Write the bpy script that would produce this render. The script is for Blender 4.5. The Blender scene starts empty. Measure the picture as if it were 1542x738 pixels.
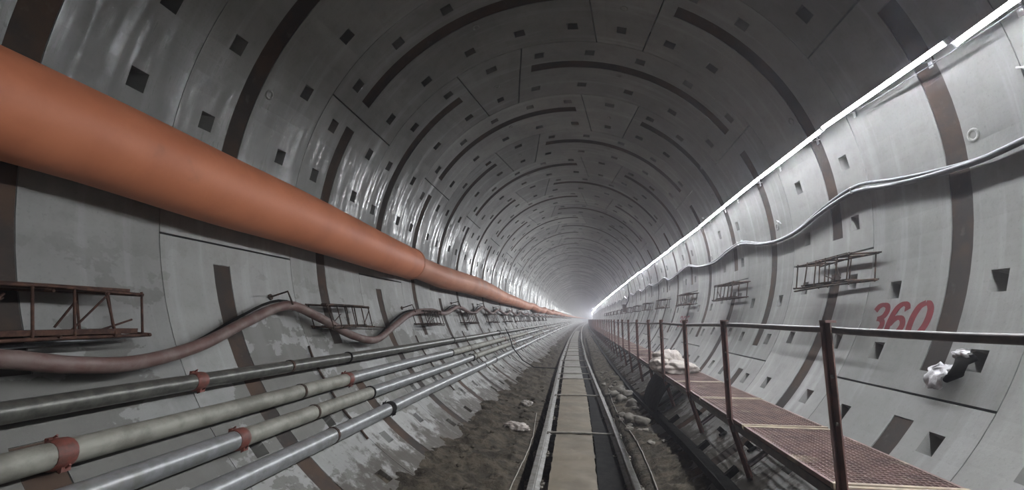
import bpy, math, random
from mathutils import Vector, Matrix, noise

# ------------------------------------------------------------------ camera, world, exposure
SC = bpy.context.scene
COL = SC.collection
SC.view_settings.view_transform = 'Standard'
SC.view_settings.look = 'None'
SC.view_settings.gamma = 1.0
SC.view_settings.use_curve_mapping = False
SC.view_settings.exposure = 3.0

F_PX, YAW, PITCH = 690.7, 0.145, 0.161
CAMX, CAMZ = 0.211, -1.005            # metres from the tunnel axis
cam_data = bpy.data.cameras.new('camera')
cam_data.sensor_fit = 'HORIZONTAL'
cam_data.sensor_width = 36.0
cam_data.lens = 36.0 * F_PX / 1542.0
cam_data.clip_start = 0.02
cam_data.clip_end = 1000
cam = bpy.data.objects.new('camera', cam_data)
COL.objects.link(cam)
fw = Vector((-math.sin(YAW) * math.cos(PITCH), math.cos(YAW) * math.cos(PITCH), math.sin(PITCH)))
rt = Vector((math.cos(YAW), math.sin(YAW), 0))
up = rt.cross(fw)
mr = Matrix((rt, up, -fw)).transposed().to_4x4()
cam.matrix_world = Matrix.Translation((CAMX, 0, CAMZ)) @ mr
SC.camera = cam

HAZE = 0.0045                          # thin dust everywhere
HAZE_FAR = 0.020                       # thicker dust hanging further down the tunnel
LED_POWER = 46.0
LED_COLOR = (0.93, 0.955, 1.0)
LED_DIR = math.radians(214)            # direction the lamps face in the cross-section (0 = right, 90 = up)

world = bpy.data.worlds.new('world')
SC.world = world
world.use_nodes = True
wn = world.node_tree.nodes
wl = world.node_tree.links
wn.clear()
wo = wn.new('ShaderNodeOutputWorld')
wb = wn.new('ShaderNodeBackground')
wb.inputs[0].default_value = (0, 0, 0, 1)
wb.inputs[1].default_value = 0
wv = wn.new('ShaderNodeVolumeScatter')
wv.inputs['Color'].default_value = (0.92, 0.91, 1.0, 1)
wv.inputs['Density'].default_value = HAZE
wv.inputs['Anisotropy'].default_value = 0.5
wl.new(wb.outputs[0], wo.inputs['Surface'])
wl.new(wv.outputs[0], wo.inputs['Volume'])
try:
    SC.cycles.volume_step_rate = 4
    SC.cycles.use_light_tree = False
    SC.cycles.max_bounces = 6
    SC.cycles.diffuse_bounces = 3
    SC.cycles.volume_bounces = 3
    SC.cycles.sample_clamp_indirect = 6
    SC.cycles.glossy_bounces = 2
    SC.cycles.adaptive_threshold = 0.06
except Exception:
    pass

# ------------------------------------------------------------------ constants and helpers
R = 2.75
W = 1.5
Y0 = 4.298
rnd = random.Random(7)
D2R = math.pi / 180

def off(y):
    return max(0.0, y - 25.0) ** 2 / 10000.0
def slope(y):
    return max(0.0, y - 25.0) / 5000.0
def polar(a, r):                       # angle from the crown, right positive, degrees
    return (r * math.sin(a * D2R), r * math.cos(a * D2R))
def on(a, r, y):
    x, z = polar(a, r)
    return Vector((x + off(y), y, z))
def lerp_tab(tab, y):
    if y <= tab[0][0]: return tab[0][1]
    for (a, b), (c, d) in zip(tab, tab[1:]):
        if y <= c: return b + (d - b) * (y - a) / (c - a)
    return tab[-1][1]
def smooth_tab(tab, y):
    if y <= tab[0][0]: return tab[0][1]
    for (a, b), (c, d) in zip(tab, tab[1:]):
        if y <= c:
            t = (y - a) / (c - a); t = t * t * (3 - 2 * t)
            return b + (d - b) * t
    return tab[-1][1]

class MB:
    def __init__(s):
        s.v = []; s.f = []; s.m = []; s.sm = []
    def add(s, vs, fs, mi=0, smooth=False):
        n = len(s.v)
        s.v.extend([tuple(p) for p in vs])
        for f in fs:
            s.f.append(tuple(i + n for i in f)); s.m.append(mi); s.sm.append(smooth)
    def box(s, c, d, M=None, mi=0):
        c = Vector(c)
        vs = []
        for x in (-.5, .5):
            for y in (-.5, .5):
                for z in (-.5, .5):
                    p = Vector((x * d[0], y * d[1], z * d[2]))
                    if M is not None: p = M @ p
                    vs.append(c + p)
        s.add(vs, [(0, 1, 3, 2), (4, 6, 7, 5), (0, 4, 5, 1), (2, 3, 7, 6), (0, 2, 6, 4), (1, 5, 7, 3)], mi)
    def bar(s, a, b, w, h, mi=0, upv=(0, 0, 1)):
        a = Vector(a); b = Vector(b)
        d = (b - a); L = d.length; d.normalize()
        u = Vector(upv)
        if abs(d.dot(u)) > .97: u = Vector((1, 0, 0))
        sx = d.cross(u).normalized(); u = sx.cross(d)
        M = Matrix((sx, d, u)).transposed()
        s.box((a + b) / 2, (w, L, h), M, mi)
    def tube(s, path, r, n=8, mi=0, cap=True, smooth=True, flat=1.0):
        path = [Vector(p) for p in path]
        rs = r if isinstance(r, (list, tuple)) else [r] * len(path)
        prev = None; rings = []
        for i, p in enumerate(path):
            t = (path[min(i + 1, len(path) - 1)] - path[max(i - 1, 0)])
            if t.length < 1e-9: t = Vector((0, 1, 0))
            t.normalize()
            if prev is None:
                u = Vector((0, 0, 1))
                if abs(t.dot(u)) > .95: u = Vector((1, 0, 0))
            else:
                u = prev
            u = (u - t * u.dot(t)).normalized(); prev = u
            w = t.cross(u)
            rings.append([p + (u * math.cos(2 * math.pi * k / n) * flat + w * math.sin(2 * math.pi * k / n)) * rs[i] for k in range(n)])
        vs = [q for g in rings for q in g]
        fs = []
        for i in range(len(path) - 1):
            for k in range(n):
                a = i * n + k; b = i * n + (k + 1) % n
                fs.append((a, b, b + n, a + n))
        s.add(vs, fs, mi, smooth)
        if cap:
            s.add(rings[0], [tuple(range(n))[::-1]], mi)
            s.add(rings[-1], [tuple(range(n))], mi)
    def prism(s, prof, path, mi=0, smooth=False):
        """profile (x,z) swept along a list of points, x stays horizontal"""
        n = len(prof); vs = []; fs = []
        for p in path:
            for (x, z) in prof: vs.append((p[0] + x, p[1], p[2] + z))
        for i in range(len(path) - 1):
            for k in range(n):
                a = i * n + k; b = i * n + (k + 1) % n
                fs.append((a, a + n, b + n, b))
        fs.append(tuple(range(n))); fs.append(tuple(range((len(path) - 1) * n, len(path) * n))[::-1])
        s.add(vs, fs, mi, smooth)
    def mesh(s, name, mats, origin=(0, 0, 0)):
        me = bpy.data.meshes.new(name)
        o = Vector(origin)
        me.from_pydata([Vector(p) - o for p in s.v], [], s.f)
        for m in (mats if isinstance(mats, (list, tuple)) else [mats]): me.materials.append(m)
        me.polygons.foreach_set('material_index', s.m)
        me.polygons.foreach_set('use_smooth', s.sm)
        me.update()
        return me

ORD = ['first', 'second', 'third', 'fourth', 'fifth', 'sixth', 'seventh', 'eighth', 'ninth', 'tenth', 'eleventh', 'twelfth', 'thirteenth', 'fourteenth', 'fifteenth', 'sixteenth', 'seventeenth', 'eighteenth', 'nineteenth', 'twentieth']
def nth(names, j, fmt, rest, limit=14):
    """own label for the first few, an ordinal while they can be counted, then one shared label"""
    if j in names: return names[j]
    return fmt % ORD[j] if j < limit else rest
def tag(o, label=None, cat=None, group=None, kind=None):
    if label: o['label'] = label
    if cat: o['category'] = cat
    if group: o['group'] = group
    if kind: o['kind'] = kind
    return o
def link(name, me, parent=None, loc=(0, 0, 0)):
    o = bpy.data.objects.new(name, me)
    COL.objects.link(o)
    o.location = loc
    if parent: o.parent = parent
    return o
def empty(name, loc):
    o = bpy.data.objects.new(name, None)
    o.empty_display_size = .1
    COL.objects.link(o); o.location = loc
    return o
def obj(name, mb, mats, parent=None, world=True):
    """world coordinates in mb; parts are stored relative to their parent's location"""
    base = Vector((0, 0, 0)); p = parent
    while p is not None:
        base += Vector(p.location); p = p.parent
    if parent is None:
        xs = [Vector(v) for v in mb.v]
        c = Vector((sum(v.x for v in xs) / len(xs), sum(v.y for v in xs) / len(xs), min(v.z for v in xs)))
        return link(name, mb.mesh(name, mats, c), None, c)
    return link(name, mb.mesh(name, mats, base), parent)

# ------------------------------------------------------------------ materials
def mat(name):
    m = bpy.data.materials.new(name); m.use_nodes = True
    nt = m.node_tree; b = nt.nodes['Principled BSDF']
    return m, nt, b
class N:
    def __init__(s, nt): s.nt = nt
    def new(s, t, **k):
        n = s.nt.nodes.new(t)
        for a, v in k.items(): setattr(n, a, v)
        return n
    def l(s, a, b): s.nt.links.new(a, b)
    def val(s, sock, v):
        if hasattr(v, 'is_output') or isinstance(v, bpy.types.NodeSocket): s.l(v, sock)
        else: sock.default_value = v
    def math(s, op, a, b=0.0, c=None, clamp=False):
        n = s.new('ShaderNodeMath', operation=op); n.use_clamp = clamp
        s.val(n.inputs[0], a); s.val(n.inputs[1], b)
        if c is not None: s.val(n.inputs[2], c)
        return n.outputs[0]
    def noise(s, vec, scale, detail=4, rough=.55):
        n = s.new('ShaderNodeTexNoise'); n.inputs['Scale'].default_value = scale
        n.inputs['Detail'].default_value = detail; n.inputs['Roughness'].default_value = rough
        s.l(vec, n.inputs['Vector']); return n.outputs['Fac']
    def ramp(s, fac, a, b):
        n = s.new('ShaderNodeMapRange'); n.interpolation_type = 'SMOOTHSTEP'
        s.val(n.inputs[0], fac); n.inputs[1].default_value = a; n.inputs[2].default_value = b
        return n.outputs[0]
    def mix(s, fac, a, b, blend='MIX'):
        n = s.new('ShaderNodeMix', data_type='RGBA', blend_type=blend)
        s.val(n.inputs[0], fac)
        for k, v in ((6, a), (7, b)):
            if isinstance(v, tuple): n.inputs[k].default_value = (*v, 1) if len(v) == 3 else v
            else: s.l(v, n.inputs[k])
        return n.outputs[2]
    def scalecol(s, col, f):
        n = s.new('ShaderNodeVectorMath', operation='SCALE'); s.l(col, n.inputs[0]); s.val(n.inputs[3], f)
        return n.outputs[0]
    def comb(s, x, y, z):
        n = s.new('ShaderNodeCombineXYZ')
        for i, v in enumerate((x, y, z)): s.val(n.inputs[i], v)
        return n.outputs[0]
    def bump(s, h, strength, dist, b):
        n = s.new('ShaderNodeBump'); n.inputs['Strength'].default_value = strength; n.inputs['Distance'].default_value = dist
        s.l(h, n.inputs['Height']); s.l(n.outputs[0], b.inputs['Normal'])

def make_concrete(name, gain=.70, rand=True):
    m, nt, b = mat(name); g = N(nt)
    geo = g.new('ShaderNodeNewGeometry'); pos = geo.outputs['Position']
    sep = g.new('ShaderNodeSeparateXYZ'); g.l(pos, sep.inputs[0])
    x, y, z = sep.outputs
    ang = g.math('ARCTAN2', x, z)
    arc = g.math('MULTIPLY', ang, R)
    cyl = g.comb(arc, y, 0.0)
    streak = g.comb(g.math('MULTIPLY', arc, .16), g.math('MULTIPLY', y, 2.6), 0.0)
    n1 = g.noise(cyl, .9, 5, .6)
    n2 = g.noise(cyl, 7.0, 5, .65)
    n3 = g.noise(streak, 2.6, 4, .6)
    n4 = g.noise(cyl, 42.0, 3, .7)
    col = g.mix(g.ramp(n1, .3, .7), (.295, .295, .282), (.40, .398, .38))
    col = g.mix(g.math('MULTIPLY', g.ramp(n2, .45, .75), .30), col, (.22, .215, .20))
    col = g.mix(g.math('MULTIPLY', g.ramp(n3, .52, .72), .35), col, (.55, .55, .56))
    col = g.mix(g.math('MULTIPLY', g.ramp(n4, .55, .72), .32), col, (.16, .16, .155))
    # damp tide marks with a sharp edge
    tide = g.noise(g.comb(g.math('MULTIPLY', arc, 1.0), g.math('MULTIPLY', y, .7), 3.0), 1.7, 6, .62)
    run = g.math('MULTIPLY', g.ramp(ang, -2.02, -2.10), g.ramp(ang, -2.42, -2.30))
    damp = g.ramp(g.math('MULTIPLY_ADD', run, .075, tide), .535, .55)
    low = g.math('MULTIPLY', g.ramp(z, -.2, -1.3), g.ramp(x, .4, -.4))
    col = g.mix(g.math('MULTIPLY', g.math('MULTIPLY', damp, low), .75), col, (.13, .125, .105))
    # mud splashed over the lowest part
    spl = g.noise(cyl, 4.5, 6, .7)
    lvl = g.math('ADD', z, g.math('MULTIPLY', g.math('SUBTRACT', spl, .5), 1.5))
    mud = g.ramp(lvl, -2.13, -2.33)
    col = g.mix(mud, col, (.085, .074, .060))
    if rand:
        oi = g.new('ShaderNodeObjectInfo')
        k = g.math('MULTIPLY_ADD', oi.outputs['Random'], .42, .76)
    else:
        k = g.math('ADD', .95, 0.0)
    col = g.scalecol(col, g.math('MULTIPLY', k, gain))
    g.l(col, b.inputs['Base Color'])
    wet = g.math('MULTIPLY', g.ramp(n3, .50, .60), g.ramp(n1, .40, .52))
    rough = g.math('MULTIPLY_ADD', wet, -.16, .60)
    rough = g.math('MULTIPLY_ADD', g.ramp(n2, .4, .8), .08, rough)
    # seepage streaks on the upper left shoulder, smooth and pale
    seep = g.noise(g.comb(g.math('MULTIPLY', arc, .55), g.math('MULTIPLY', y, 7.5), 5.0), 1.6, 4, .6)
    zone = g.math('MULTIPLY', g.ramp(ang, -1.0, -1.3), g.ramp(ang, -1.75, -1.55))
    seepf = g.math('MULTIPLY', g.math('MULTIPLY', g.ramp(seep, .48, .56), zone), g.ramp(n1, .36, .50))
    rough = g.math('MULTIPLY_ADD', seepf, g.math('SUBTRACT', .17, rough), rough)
    g.l(rough, b.inputs['Roughness'])
    b.inputs['Specular IOR Level'].default_value = .5
    g.bump(g.math('ADD', n2, g.math('MULTIPLY', n4, .4)), .18, .010, b)
    return m

def make_simple(name, c1, c2, scale, rough=.6, metal=0.0, bump=.2, bdist=.006, detail=5, spec=.5, contrast=(.38, .64), third=None):
    m, nt, b = mat(name); g = N(nt)
    geo = g.new('ShaderNodeNewGeometry')
    n = g.noise(geo.outputs['Position'], scale, detail, .62)
    col = g.mix(g.ramp(n, *contrast), c1, c2)
    if third:
        c3, sc3, lo, hi, amt = third
        n3 = g.noise(geo.outputs['Position'], sc3, 4, .6)
        col = g.mix(g.math('MULTIPLY', g.ramp(n3, lo, hi), amt), col, c3)
    g.l(col, b.inputs['Base Color'])
    b.inputs['Roughness'].default_value = rough
    b.inputs['Metallic'].default_value = metal
    b.inputs['Specular IOR Level'].default_value = spec
    if bump: g.bump(n, bump, bdist, b)
    return m

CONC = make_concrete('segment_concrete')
CONC_FAR = make_concrete('far_segment_concrete', rand=False)
STRIP = make_simple('strip_rust', (.040, .035, .032), (.066, .044, .032), 2.2, .85, bump=.3, spec=.15, third=((.12, .11, .10), 9.0, .6, .75, .3))
SOCKET = make_simple('grout_socket_plastic', (.30, .30, .28), (.18, .18, .17), 20, .6)
DUCT = make_simple('duct_orange', (.56, .195, .095), (.47, .155, .075), 1.3, .55, bump=.25, bdist=.03, third=((.24, .11, .06), 3.0, .62, .8, .45))
DUCT_OLD = make_simple('duct_orange_dusty', (.50, .225, .14), (.42, .17, .10), 1.6, .6, bump=.3, bdist=.03, third=((.33, .24, .2), 2.0, .55, .75, .5))
PIPE_DARK = make_simple('pipe_steel_dark', (.06, .06, .053), (.11, .11, .095), 14, .34, metal=.35, bump=.15)
PIPE_GALV = make_simple('pipe_galvanised', (.25, .255, .26), (.18, .185, .18), 10, .36, metal=.35, bump=.15, third=((.17, .16, .13), 4, .55, .72, .55))
PIPE_DUST = make_simple('pipe_dusty', (.24, .235, .20), (.15, .145, .12), 6, .6, metal=.15, bump=.2)
CLAMP = make_simple('clamp_red', (.15, .042, .03), (.09, .035, .026), 25, .6, bump=.3)
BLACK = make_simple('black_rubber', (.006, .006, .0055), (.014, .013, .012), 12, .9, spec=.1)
HOSE = make_simple('hose_brown_red', (.095, .052, .043), (.14, .10, .088), 8, .6, third=((.12, .05, .045), 3, .5, .7, .6))
CABLE = make_simple('cable_grey', (.13, .135, .14), (.08, .083, .087), 12, .5)
REBAR = make_simple('rebar_rust', (.028, .023, .02), (.07, .042, .03), 18, .8, bump=.3, spec=.2)
REBAR_L = make_simple('rebar_brown', (.035, .018, .014), (.075, .038, .026), 18, .8, bump=.3, spec=.2)
RAIL_RUST = make_simple('walkway_rust', (.17, .085, .07), (.11, .065, .056), 9, .65, bump=.25, third=((.22, .14, .11), 30, .62, .75, .5))
HANDRAIL = make_simple('handrail_dark', (.05, .045, .045), (.09, .07, .065), 14, .5, bump=.15)
GRATE = make_simple('grating_rust', (.17, .105, .09), (.11, .07, .06), 7, .7, bump=.25, third=((.30, .25, .18), 5, .58, .75, .6))
PLATE = make_simple('deck_plate_dusty', (.22, .14, .11), (.16, .10, .085), 5, .75, bump=.3)
SEAM = make_simple('deck_edge_ochre', (.33, .27, .19), (.24, .19, .14), 9, .7)
MUD = make_simple('mud', (.036, .030, .022), (.080, .067, .049), 5.5, .9, bump=1.0, bdist=.07, detail=9, spec=.12, contrast=(.42, .60), third=((.025, .022, .019), 5, .52, .7, .6))
BOARD = make_simple('board_mud', (.135, .110, .074), (.095, .078, .052), 2.6, .7, bump=.35, bdist=.02, detail=7, third=((.20, .18, .13), 7, .6, .75, .5))
STEELRAIL = make_simple('rail_steel', (.20, .195, .18), (.12, .11, .095), 11, .5, metal=.3, bump=.2)
SLEEPER = make_simple('sleeper_muddy', (.15, .13, .10), (.09, .08, .065), 6, .75, bump=.3)
ROD = make_simple('tie_rod', (.24, .22, .19), (.16, .145, .12), 14, .55)
STONE = make_simple('stone', (.10, .09, .075), (.17, .155, .13), 6, .8, bump=.5, bdist=.02)
CLOTH = make_simple('white_cloth', (.46, .41, .37), (.32, .285, .26), 8, .85, bump=.5, bdist=.02)
PLASTIC = make_simple('white_plastic', (.46, .45, .46), (.36, .35, .36), 9, .4, bump=.4, bdist=.02)
RED = make_simple('red_paint', (.17, .014, .02), (.13, .016, .02), 24, .7, bump=0, third=((.2, .12, .12), 16, .62, .8, .55))
HOUSING = make_simple('lamp_housing', (.45, .46, .47), (.40, .41, .42), 9, .5)
WHITEP = make_simple('white_clip', (.6, .6, .6), (.5, .5, .5), 9, .5)

LED_MAT, nt_, b_ = mat('lamp_light')
b_.inputs['Base Color'].default_value = (.9, .9, .9, 1)
b_.inputs['Emission Color'].default_value = (*LED_COLOR, 1)
b_.inputs['Emission Strength'].default_value = LED_POWER

# ------------------------------------------------------------------ the lining: segments of precast concrete
lining = empty('wall_lining', (0, 0, 0))
tag(lining, 'grey precast concrete segment rings lining the round tunnel', None, None, 'structure')

# segment edges of a ring with its key right of the crown: (edge at near face, edge at far face)
EDGES_BY = {False: [(6.7, 11.0), (27.0, 24.0), (98.3, 98.3), (168.6, 168.6), (239.0, 239.0), (300.5, 300.5), (366.7, 371.0)],
            True: [(10.5, 15.6), (31.0, 27.0), (98.3, 98.3), (167.9, 167.9), (237.5, 237.5), (300.5, 300.5), (370.5, 375.6)]}
PY = [(.20, .325), (1.105, 1.23)]      # the two rows of bolt pockets across the ring
GROOVE = (.475, .655)
GAP_A, GAP_Y = .16, .003
TH = .30

def seg_mesh(i, mirror):
    EDGES = EDGES_BY[mirror]
    e0, e1 = EDGES[i], EDGES[i + 1]
    key = (i == 0)
    span = .5 * (e1[0] + e1[1] - e0[0] - e0[1])
    # pocket centres in degrees from the near edge of the segment
    if key: pk = [span * .5]
    else:
        first = 5.6
        n = 6 if (i in (3, 4) if mirror else i in (1, 2)) else 5
        pk = [first + (span - 2 * first) * k / (n - 1) for k in range(n)]
        def grouted(p):                # pockets that have been filled flush
            a = (e0[0] + p) * (-1 if mirror else 1)
            a = (a + 180) % 360 - 180
            return -128 < a < -84 or (54 < a < (100 if mirror else 80))
        pk = [p for p in pk if not grouted(p)]
    hw = 1.45
    cuts = {0.0, span}
    for p in pk: cuts |= {p - hw, p + hw}
    gr = (3.4, span - 3.4)
    if not key: cuts |= set(gr)
    base = sorted(cuts)
    us = []
    for a, b in zip(base, base[1:]):
        n = max(1, int(math.ceil((b - a) / 3.6)))
        us += [a + (b - a) * k / n for k in range(n)]
    us.append(span)
    ys = [GAP_Y, PY[0][0], PY[0][1], GROOVE[0], GROOVE[1], PY[1][0], PY[1][1], W - GAP_Y]
    def pt(u, y, r):
        a0 = e0[0] + (e0[1] - e0[0]) * y / W + GAP_A
        a1 = e1[0] + (e1[1] - e1[0]) * y / W - GAP_A
        a = a0 + (a1 - a0) * u / span
        if mirror: a = -a
        x, z = polar(a, r)
        return (x, y, z)
    mb = MB()
    fl = not mirror
    def quad(vs, mi=0, smooth=False):
        mb.add(vs if fl else vs[::-1], [(0, 1, 2, 3)], mi, smooth)
    for a, b in zip(us, us[1:]):
        mid = (a + b) / 2
        inp = any(abs(mid - p) < hw for p in pk)
        ing = (not key) and gr[0] < mid < gr[1]
        for j in range(7):
            y0, y1 = ys[j], ys[j + 1]
            if inp and j in (1, 5):
                if a != min(us, key=lambda q: abs(q - ([p for p in pk if abs(mid - p) < hw][0] - hw))): continue
                p = [p for p in pk if abs(mid - p) < hw][0]
                A, B = p - hw, p + hw
                deep, shal = R + .17, R + .10
                yd, ysh = (y0 + .008, y1 - .03) if j == 1 else (y1 - .008, y0 + .03)
                inset = .22
                o = [pt(A, y0, R), pt(B, y0, R), pt(B, y1, R), pt(A, y1, R)]
                if j == 1:
                    q = [pt(A + inset, yd, deep), pt(B - inset, yd, deep), pt(B - inset, ysh, shal), pt(A + inset, ysh, shal)]
                else:
                    q = [pt(A + inset, ysh, shal), pt(B - inset, ysh, shal), pt(B - inset, yd, deep), pt(A + inset, yd, deep)]
                for k in range(4):
                    quad([o[k], o[(k + 1) % 4], q[(k + 1) % 4], q[k]])
                quad(q)
            elif ing and j == 3:
                d = R + .008
                quad([pt(a, y0, d), pt(b, y0, d), pt(b, y1, d), pt(a, y1, d)], 0, False)
                quad([pt(a, y0, R), pt(b, y0, R), pt(b, y0, d), pt(a, y0, d)])
                quad([pt(a, y1, d), pt(b, y1, d), pt(b, y1, R), pt(a, y1, R)])
                if abs(a - gr[0]) < 1e-6: quad([pt(a, y0, R), pt(a, y0, d), pt(a, y1, d), pt(a, y1, R)])
                if abs(b - gr[1]) < 1e-6: quad([pt(b, y0, d), pt(b, y0, R), pt(b, y1, R), pt(b, y1, d)])
            else:
                quad([pt(a, y0, R), pt(b, y0, R), pt(b, y1, R), pt(a, y1, R)])
        # ring faces and the back
        quad([pt(a, ys[0], R), pt(a, ys[0], R + TH), pt(b, ys[0], R + TH), pt(b, ys[0], R)])
        quad([pt(a, ys[-1], R + TH), pt(a, ys[-1], R), pt(b, ys[-1], R), pt(b, ys[-1], R + TH)])
        quad([pt(a, ys[0], R + TH), pt(a, ys[-1], R + TH), pt(b, ys[-1], R + TH), pt(b, ys[0], R + TH)])
    quad([pt(0, ys[0], R), pt(0, ys[-1], R), pt(0, ys[-1], R + TH), pt(0, ys[0], R + TH)])
    quad([pt(span, ys[-1], R), pt(span, ys[0], R), pt(span, ys[0], R + TH), pt(span, ys[-1], R + TH)])
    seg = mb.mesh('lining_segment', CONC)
    strip = None
    if not key:
        sb = MB(); inner = [u for u in us if gr[0] - 1e-6 <= u <= gr[1] + 1e-6]
        ya, yb = GROOVE[0] + .004, GROOVE[1] - .004
        n = len(inner); vs = []
        for u in inner:
            uu = min(max(u, gr[0] + .08), gr[1] - .08)
            vs += [pt(uu, ya, R + .004), pt(uu, yb, R + .004), pt(uu, yb, R + .0075), pt(uu, ya, R + .0075)]
        fs = []
        for k in range(n - 1):
            for c in range(4):
                q = (k * 4 + c, (k + 1) * 4 + c, (k + 1) * 4 + (c + 1) % 4, k * 4 + (c + 1) % 4)
                fs.append(q if fl else q[::-1])
        fs += [(0, 1, 2, 3), tuple(range(4 * n - 4, 4 * n))[::-1]]
        sb.add(vs, fs)
        strip = sb.mesh('embedded_strip', STRIP)
    # round grout socket
    cb = MB()
    us_c = span * .5 if key else span * .5 + 4.5
    yc = .75 if key else (.76 if i % 2 else .40)
    x, y, z = pt(us_c, yc, 1.0)
    nrm = Vector((-x, 0, -z)).normalized(); tx = Vector((0, 1, 0)); tz = nrm.cross(tx)
    c = Vector(pt(us_c, yc, R - .001))
    prof = [(.046, -.004), (.046, .004), (.036, .006), (.026, .004), (.022, -.012), (.001, -.012)]
    vs = []; K = 14
    for (rr, hh) in prof:
        for k in range(K):
            t = 2 * math.pi * k / K
            vs.append(c + tx * math.cos(t) * rr + tz * math.sin(t) * rr + nrm * hh)
    fs = [(r_ * K + k, r_ * K + (k + 1) % K, (r_ + 1) * K + (k + 1) % K, (r_ + 1) * K + k) for r_ in range(5) for k in range(K)]
    cb.add(vs, fs, 0, True)
    sock = cb.mesh('grout_socket', SOCKET)
    return seg, strip, sock

SEGS = {mir: [seg_mesh(i, mir) for i in range(6)] for mir in (False, True)}
segment_at = {}
NEAR0, NEAR1 = -2, 48
for k in range(NEAR0, NEAR1):
    y = Y0 + W * k
    mir = (k % 2 != 0)
    for i in range(6):
        seg, strip, sock = SEGS[mir][i]
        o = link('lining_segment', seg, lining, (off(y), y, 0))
        o.rotation_euler.z = -slope(y + .6)
        segment_at[(k, i)] = o
        if strip: link('embedded_strip', strip, o)
        if k < 14 and i not in (3,): link('grout_socket', sock, o)

far = MB()
NA = 48
for k in list(range(-9, NEAR0)) + list(range(NEAR1, 250)):
    y = Y0 + W * k
    ysr = [(y, R + .01), (y + .004, R), (y + .475, R), (y + .476, R + .006), (y + .654, R + .006), (y + .655, R), (y + W - .004, R), (y + W, R + .01)]
    vs = []
    for (yy, r) in ysr:
        for a in range(NA):
            p = on(a * 360.0 / NA, r, yy); vs.append(p)
    fs = []; fs2 = []
    for j in range(len(ysr) - 1):
        for a in range(NA):
            q = (j * NA + a, j * NA + (a + 1) % NA, (j + 1) * NA + (a + 1) % NA, (j + 1) * NA + a)
            (fs2 if j == 3 else fs).append(q)
    far.add(vs, fs, 0); far.add(vs, fs2, 1)
fo = link('distant_lining', far.mesh('distant_lining', [CONC_FAR, STRIP]), lining)
fo['kind'] = 'stuff'

# ------------------------------------------------------------------ floor of muck
def track_x(y):
    return lerp_tab([(-4, .25), (4, .215), (6.5, .18), (9, .125), (12.5, .05), (17.4, -.05), (34, -.17), (60, -.2), (400, -.2)], y) + off(y)
RT = -2.42                              # rail top
def floor_z(x, y):
    xr = x - track_x(y)
    xa = x - off(y)
    tab = [(-1.9, -2.30), (-1.3, -2.43), (-.95, -2.51), (-.72, -2.55), (-.60, -2.575), (-.53, -2.71), (.53, -2.72), (.61, -2.58), (.75, -2.55), (.95, -2.51), (1.15, -2.47), (1.6, -2.36)]
    z = lerp_tab(tab, xr if abs(xr) < .75 else xa - .0 - (track_x(y) - off(y)) * max(0, 1 - (abs(xa) - .75)))
    amp = .03 if abs(xr) < .75 else .075
    if abs(xr) < .55: amp = .012
    z += amp * (noise.noise(Vector((x * 2.1, y * 1.6, 0))) + .55 * noise.noise(Vector((x * 6, y * 5, 4))) + .42 * abs(noise.noise(Vector((x * 13, y * 11, 9)))) + .25 * noise.noise(Vector((x * 31, y * 27, 2))))
    if 6.6 < y < 15 and .62 < xr < 1.3:
        z += .05 * math.sin((y - 6.6) / 8.4 * math.pi) * max(0, 1 - abs(xr - .95) / .35)
    return z
fl = MB()
yv = []
y = -4.0
while y < 370:
    yv.append(y); y += .035 if 2.5 < y < 10 else (.1 if y < 24 else (.5 if y < 60 else 3))
NX = 130
vs = []
for y in yv:
    for i in range(NX):
        x = -1.75 + 3.5 * i / (NX - 1)
        xx = x + off(y)
        z = floor_z(xx, y)
        vs.append((xx, y, max(z, -2.74)))
fs = [(j * NX + i, j * NX + i + 1, (j + 1) * NX + i + 1, (j + 1) * NX + i) for j in range(len(yv) - 1) for i in range(NX - 1)]
fl.add(vs, fs, 0, True)
fo = link('floor', fl.mesh('floor', MUD)); tag(fo, 'dark brown muck covering the bottom of the tunnel', None, None, 'structure')

# ------------------------------------------------------------------ lamps along the right wall
LEDA = [(-6, 75.5), (2.8, 75.45), (3.15, 74.6), (3.85, 73.6), (5.9, 73.35), (9.2, 73.75), (21, 72.9), (400, 72.9)]
LR = 2.61
TUBE = W - .02
def led_parts(lip):
    d = Vector((math.cos(LED_DIR), 0, math.sin(LED_DIR))); s = Vector((0, 1, 0)).cross(d)
    hw = .0155
    em = MB()
    # slightly rounded lens facing d
    prof = [(-hw, -.0014), (-hw, .0), (0, .003), (hw, .0)]
    L = TUBE / 2 - .012
    vs = []
    for yy in (-L, L):
        for (a, h) in prof: vs.append(s * a + d * h + Vector((0, yy, 0)))
    n = len(prof)
    em.add(vs, [(k, k + 1, n + k + 1, n + k) for k in range(n - 1)], 0, False)
    hs = MB()
    pr = [(-hw, -.0018), (-hw, -.022), (hw + .004, -.022), (hw + .004, lip), (hw + .001, lip), (hw + .001, -.001), (hw - .001, -.004), (-hw + .001, -.0045)]   # upper lip added to shade the crown
    vs = []
    for yy in (-TUBE / 2, TUBE / 2):
        for (a, h) in pr: vs.append(s * a + d * h + Vector((0, yy, 0)))
    n = 8
    hs.add(vs, [(k, (k + 1) % n, n + (k + 1) % n, n + k) for k in range(n)] + [(0, 1, 2, 3, 4, 5, 6, 7)[::-1], tuple(range(8, 16))])
    cp = MB()
    M = Matrix((s, Vector((0, 1, 0)), d)).transposed()
    cp.box(d * -.003, (.041, .012, .042), M)
    clip = MB()
    M = Matrix.Rotation(-.25, 3, 'Y')
    clip.bar((.0, 0, .012), (.150, 0, .03), .026, .004)
    clip.bar((.122, 0, -.02), (.108, 0, .085), .034, .005, upv=(1, 0, 0))
    return em, hs, cp, clip
em, hs, cp, clip = led_parts(.036)          # near lamps: made-up upper lip keeps light off the crown
hs2 = led_parts(.004)[1]                    # lamps further along have no lip
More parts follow.
